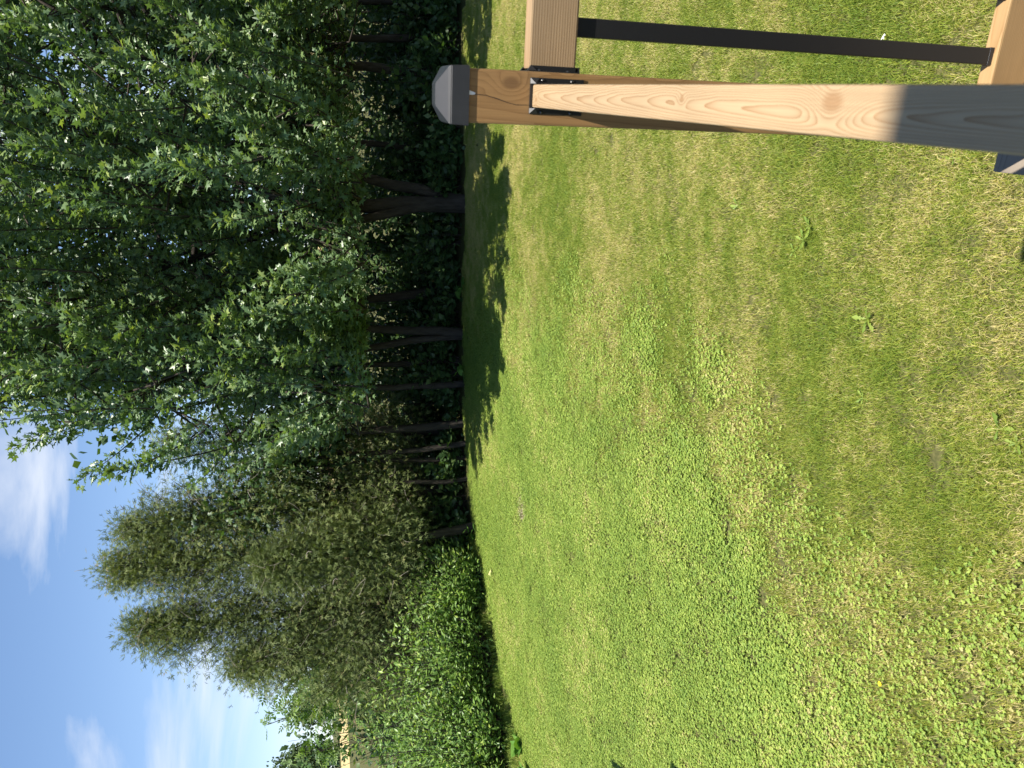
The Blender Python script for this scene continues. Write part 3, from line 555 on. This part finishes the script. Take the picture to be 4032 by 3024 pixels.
# cap: a skirt with a cut-off pyramid on it
o_ = .0045; a0, a1 = -W4 / 2 - o_, W4 / 2 + o_; zt = Z(-.2796)
cv_ = []; lev = [(zt - .001, 0), (zt + .030, .0015), (zt + .034, .004), (zt + .053, .031)]
for z, ins in lev: cv_ += [(a0 + ins, a0 + ins, z), (a1 - ins, a0 + ins, z), (a1 - ins, a1 - ins, z), (a0 + ins, a1 - ins, z)]
cf_ = [[4 * q + k, 4 * q + (k + 1) % 4, 4 * q + 4 + (k + 1) % 4, 4 * q + 4 + k] for q in range(3) for k in range(4)] + [[12, 13, 14, 15]]
me = bpy.data.meshes.new('post_cap'); me.from_pydata(cv_, [], cf_); me.update()
def bevel(me, off, seg=2):
    import bmesh
    bm = bmesh.new(); bm.from_mesh(me); bmesh.ops.bevel(bm, geom=[e for e in bm.edges if not e.is_boundary], offset=off, segments=seg, affect='EDGES'); bm.to_mesh(me); bm.free()
bevel(me, .0012)
cap = obj('cap', me, M_CAP, rail); cap.location = (W4 / 2, W4 / 2, 0); cap['label'] = 'black pyramid shaped post cap'
# crack and sealant on the post face
def ribbon(name, pts, wd, y, mat, parent):
    pts = np.array(pts); V = []; 
    for (x, z), w_ in zip(pts, wd): V += [(x - w_ / 2, y, z), (x + w_ / 2, y, z)]
    F = [[2 * k, 2 * k + 1, 2 * k + 3, 2 * k + 2] for k in range(len(pts) - 1)]; me = bpy.data.meshes.new(name); me.from_pydata(V, [], F); me.update(); return obj(name, me, mat, parent)
ribbon('crack', [(.0475, zt - .012), (.0465, zt - .03), (.042, zt - .05), (.036, zt - .07), (.033, zt - .085), (.0335, zt - .108)], [.0014, .0012, .0018, .0012, .0012, .0006], -.0006, M_CRACK, rail)
ribbon('sealant', [(.050, zt - .001), (.049, zt - .006), (.0485, zt - .012)], [.007, .006, .003], -.0008, M_SEAL, rail)
# rail that runs back towards the camera
ZR = Z(-.3926); ZP = Z(-.400); ZL = Z(-1.4175); CY = .074 - .02; A = .030
r1 = part('top_rail', rail, [((-T2 / 2, -1.75, -W4 / 2), (T2 / 2, -.004, W4 / 2), .004)], M_RAIL, (A + T2 / 2, 0, ZR - W4 / 2))
r1['label'] = 'pale pine rail with arched grain and knots'
part('lower_rail', rail, [((-T2 / 2, -1.75, -W4 / 2), (T2 / 2, -.004, W4 / 2), .004)], M_LOW, (A + T2 / 2, 0, ZL - W4 / 2))
# rails that run along the deck edge (turned so that local Y runs along them)
CC = CY + T2 / 2
r2 = part('top_rail', rail, [((-T2 / 2, -1.9, -W4 / 2), (T2 / 2, -.006, W4 / 2), .004)], M_RAIL2, (W4, CC, ZP - W4 / 2), (0, 0, rad(90)))
part('lower_rail', rail, [((-T2 / 2, -1.9, -W4 / 2), (T2 / 2, -.006, W4 / 2), .004)], M_LOW, (W4, CC, ZL - W4 / 2), (0, 0, rad(90)))
def bracket(loc, rz, h=.094, hw=T2 / 2, arm=.011):
    """cup bracket on the face y=0 of a post, rail leaving towards -y; x is across"""
    b = obj('bracket', boxes_mesh('bracket', [((-hw - .011, -.0025, -h), (hw + .011, 0, .004), .0005), ((-hw - .0035, -arm, -h + .006), (-hw - .0005, -.002, -.004), .0005), ((hw + .0005, -arm, -h + .006), (hw + .0035, -.002, -.004), .0005), ((-hw - .003, -arm, -h - .002), (hw + .003, -.002, -h + .001), .0005)]), M_BLACK, rail)
    V = []; F = []
    for s in (-1, 1):                                           # slanted gussets at the top of the cheeks
        k = len(V); x0, x1 = s * (hw + .0012), s * (hw + .0105); V += [(x0, -.0027, .004), (x1, -.0027, .004), (x0, -arm - .001, -.004), (x1, -.0027, -.012)]; F += [[k, k + 1, k + 2], [k + 1, k + 3, k + 2]]
    g = bpy.data.meshes.new('gusset'); g.from_pydata(V, [], F); g.update(); obj('gusset', g, M_CAP, b)
    for s in (-1, 1):
        for z in (-.018, -.072):
            tb = Tubes(); tb.add([(0, -.0020, 0), (0, -.0042, 0), (0, -.0046, 0)], [.0032, .0028, .0005], 10); q = obj('screw', tb.mesh('screw'), M_STEEL, b); q.location = (s * (hw + .0068), 0, z)
    b.location = loc; b.rotation_euler = (0, 0, rz); return b
bracket((A + T2 / 2, -.0005, ZR), 0)
bracket((A + T2 / 2, -.0005, ZL), 0)
bracket((W4 + .0005, CC, ZP), rad(90))
bracket((W4 + .0005, CC, ZL), rad(90))
def baluster(x, y):
    zb, zt_ = ZL - .002, ZP - W4 + .003
    b = part('baluster', rail, [((-.0165, -.0065, zb), (.0165, .0065, zt_), .002)], M_BLACK, (x, y, 0)); V = []
    f = obj('foot', boxes_mesh('foot', [((-.0178, -.0078, zb), (.0178, .0078, zb + .012), .002)]), M_CAP, b); return b
for k in range(13): baluster(.1512 + .0174 + .125 * k, CC)
for k in range(11):
    b = baluster(A + T2 / 2, -.13 - .125 * k); b.rotation_euler = (0, 0, rad(90))

deck = thing('deck', 'weathered grey deck floor carrying the railing', 'deck', deck_world(0, 0, 0), YAW)
DX0, DY1 = -.07, .132
for k in range(16):
    y1 = DY1 - k * .145; part('deck_board', deck, [((-.07, -4.2, -.0275), (.07, 0, 0), .004)], M_DECK, (DX0, y1 - .07, DECK_Z - .001), (0, 0, rad(90)))
part('rim_joist', deck, [((DX0 + .012, DY1 - .05, DECK_Z - .24), (4.1, DY1 - .012, DECK_Z - .03))], M_POST)
part('rim_joist', deck, [((DX0 + .012, -2.2, DECK_Z - .24), (DX0 + .05, DY1 - .052, DECK_Z - .03))], M_POST)
for x, y in ((.0, 0.0), (2.0, 0.0), (4.0, 0), (0.0, -1.7), (2.0, -1.7), (4.0, -1.7)): part('support_post', deck, [((x, y - .07, -.05), (x + .09, y + .02, DECK_Z - .03))], M_POST)

# unseen wing added behind the deck to keep sun off the near rail
M_SIDING = simple_mat('siding', (.72, .71, .68), .6, (.78, .77, .74), .1, scale=12); M_ROOF = simple_mat('shingles', (.06, .055, .05), .9, (.10, .09, .085), .4, scale=25)
hs_z = 4.82; pr = Vector((.1736, .445, CAM_H - .3926)); ev = pr + SUN * ((hs_z - pr.z) / SUN.z)
shade_wing = thing('house', 'white sided wing of the house behind the deck whose eave shades the near railing', 'house', (ev.x, ev.y, 0), YAW)
part('wall', shade_wing, [((-.45, -4, 0), (1.5, -.75, 4.7))], M_SIDING)
part('roof', shade_wing, [((-.65, -4.3, 4.82), (1.7, -.16, 4.98))], M_ROOF)
part('eave', shade_wing, [((-.6, -.749, 4.6), (1.65, 0, 4.819))], M_SIDING)
# two unseen posts added beside the lawn to cast the shadow tips in view
for k, (x, y) in enumerate(((-3.38, 6.36), (-2.84, 5.14))):
    hh = 1.75; q = Vector((x, y, 0)) - Vector((-SUN.x, -SUN.y, 0)) * (hh / SUN.z)
    t = thing('garden_post', ['slim wooden garden post whose shadow tip falls farther out on the lawn', 'slim wooden garden post whose shadow tip falls nearer the deck'][k], 'post', (q.x, q.y, 0), .3, 'garden posts beside the lawn')
    part('shaft', t, [((-.025, -.025, -.05), (.025, .025, hh - .03), .003)], M_POST); part('finial', t, [((-.032, -.032, hh - .03), (.032, .032, hh), .006)], M_POST)
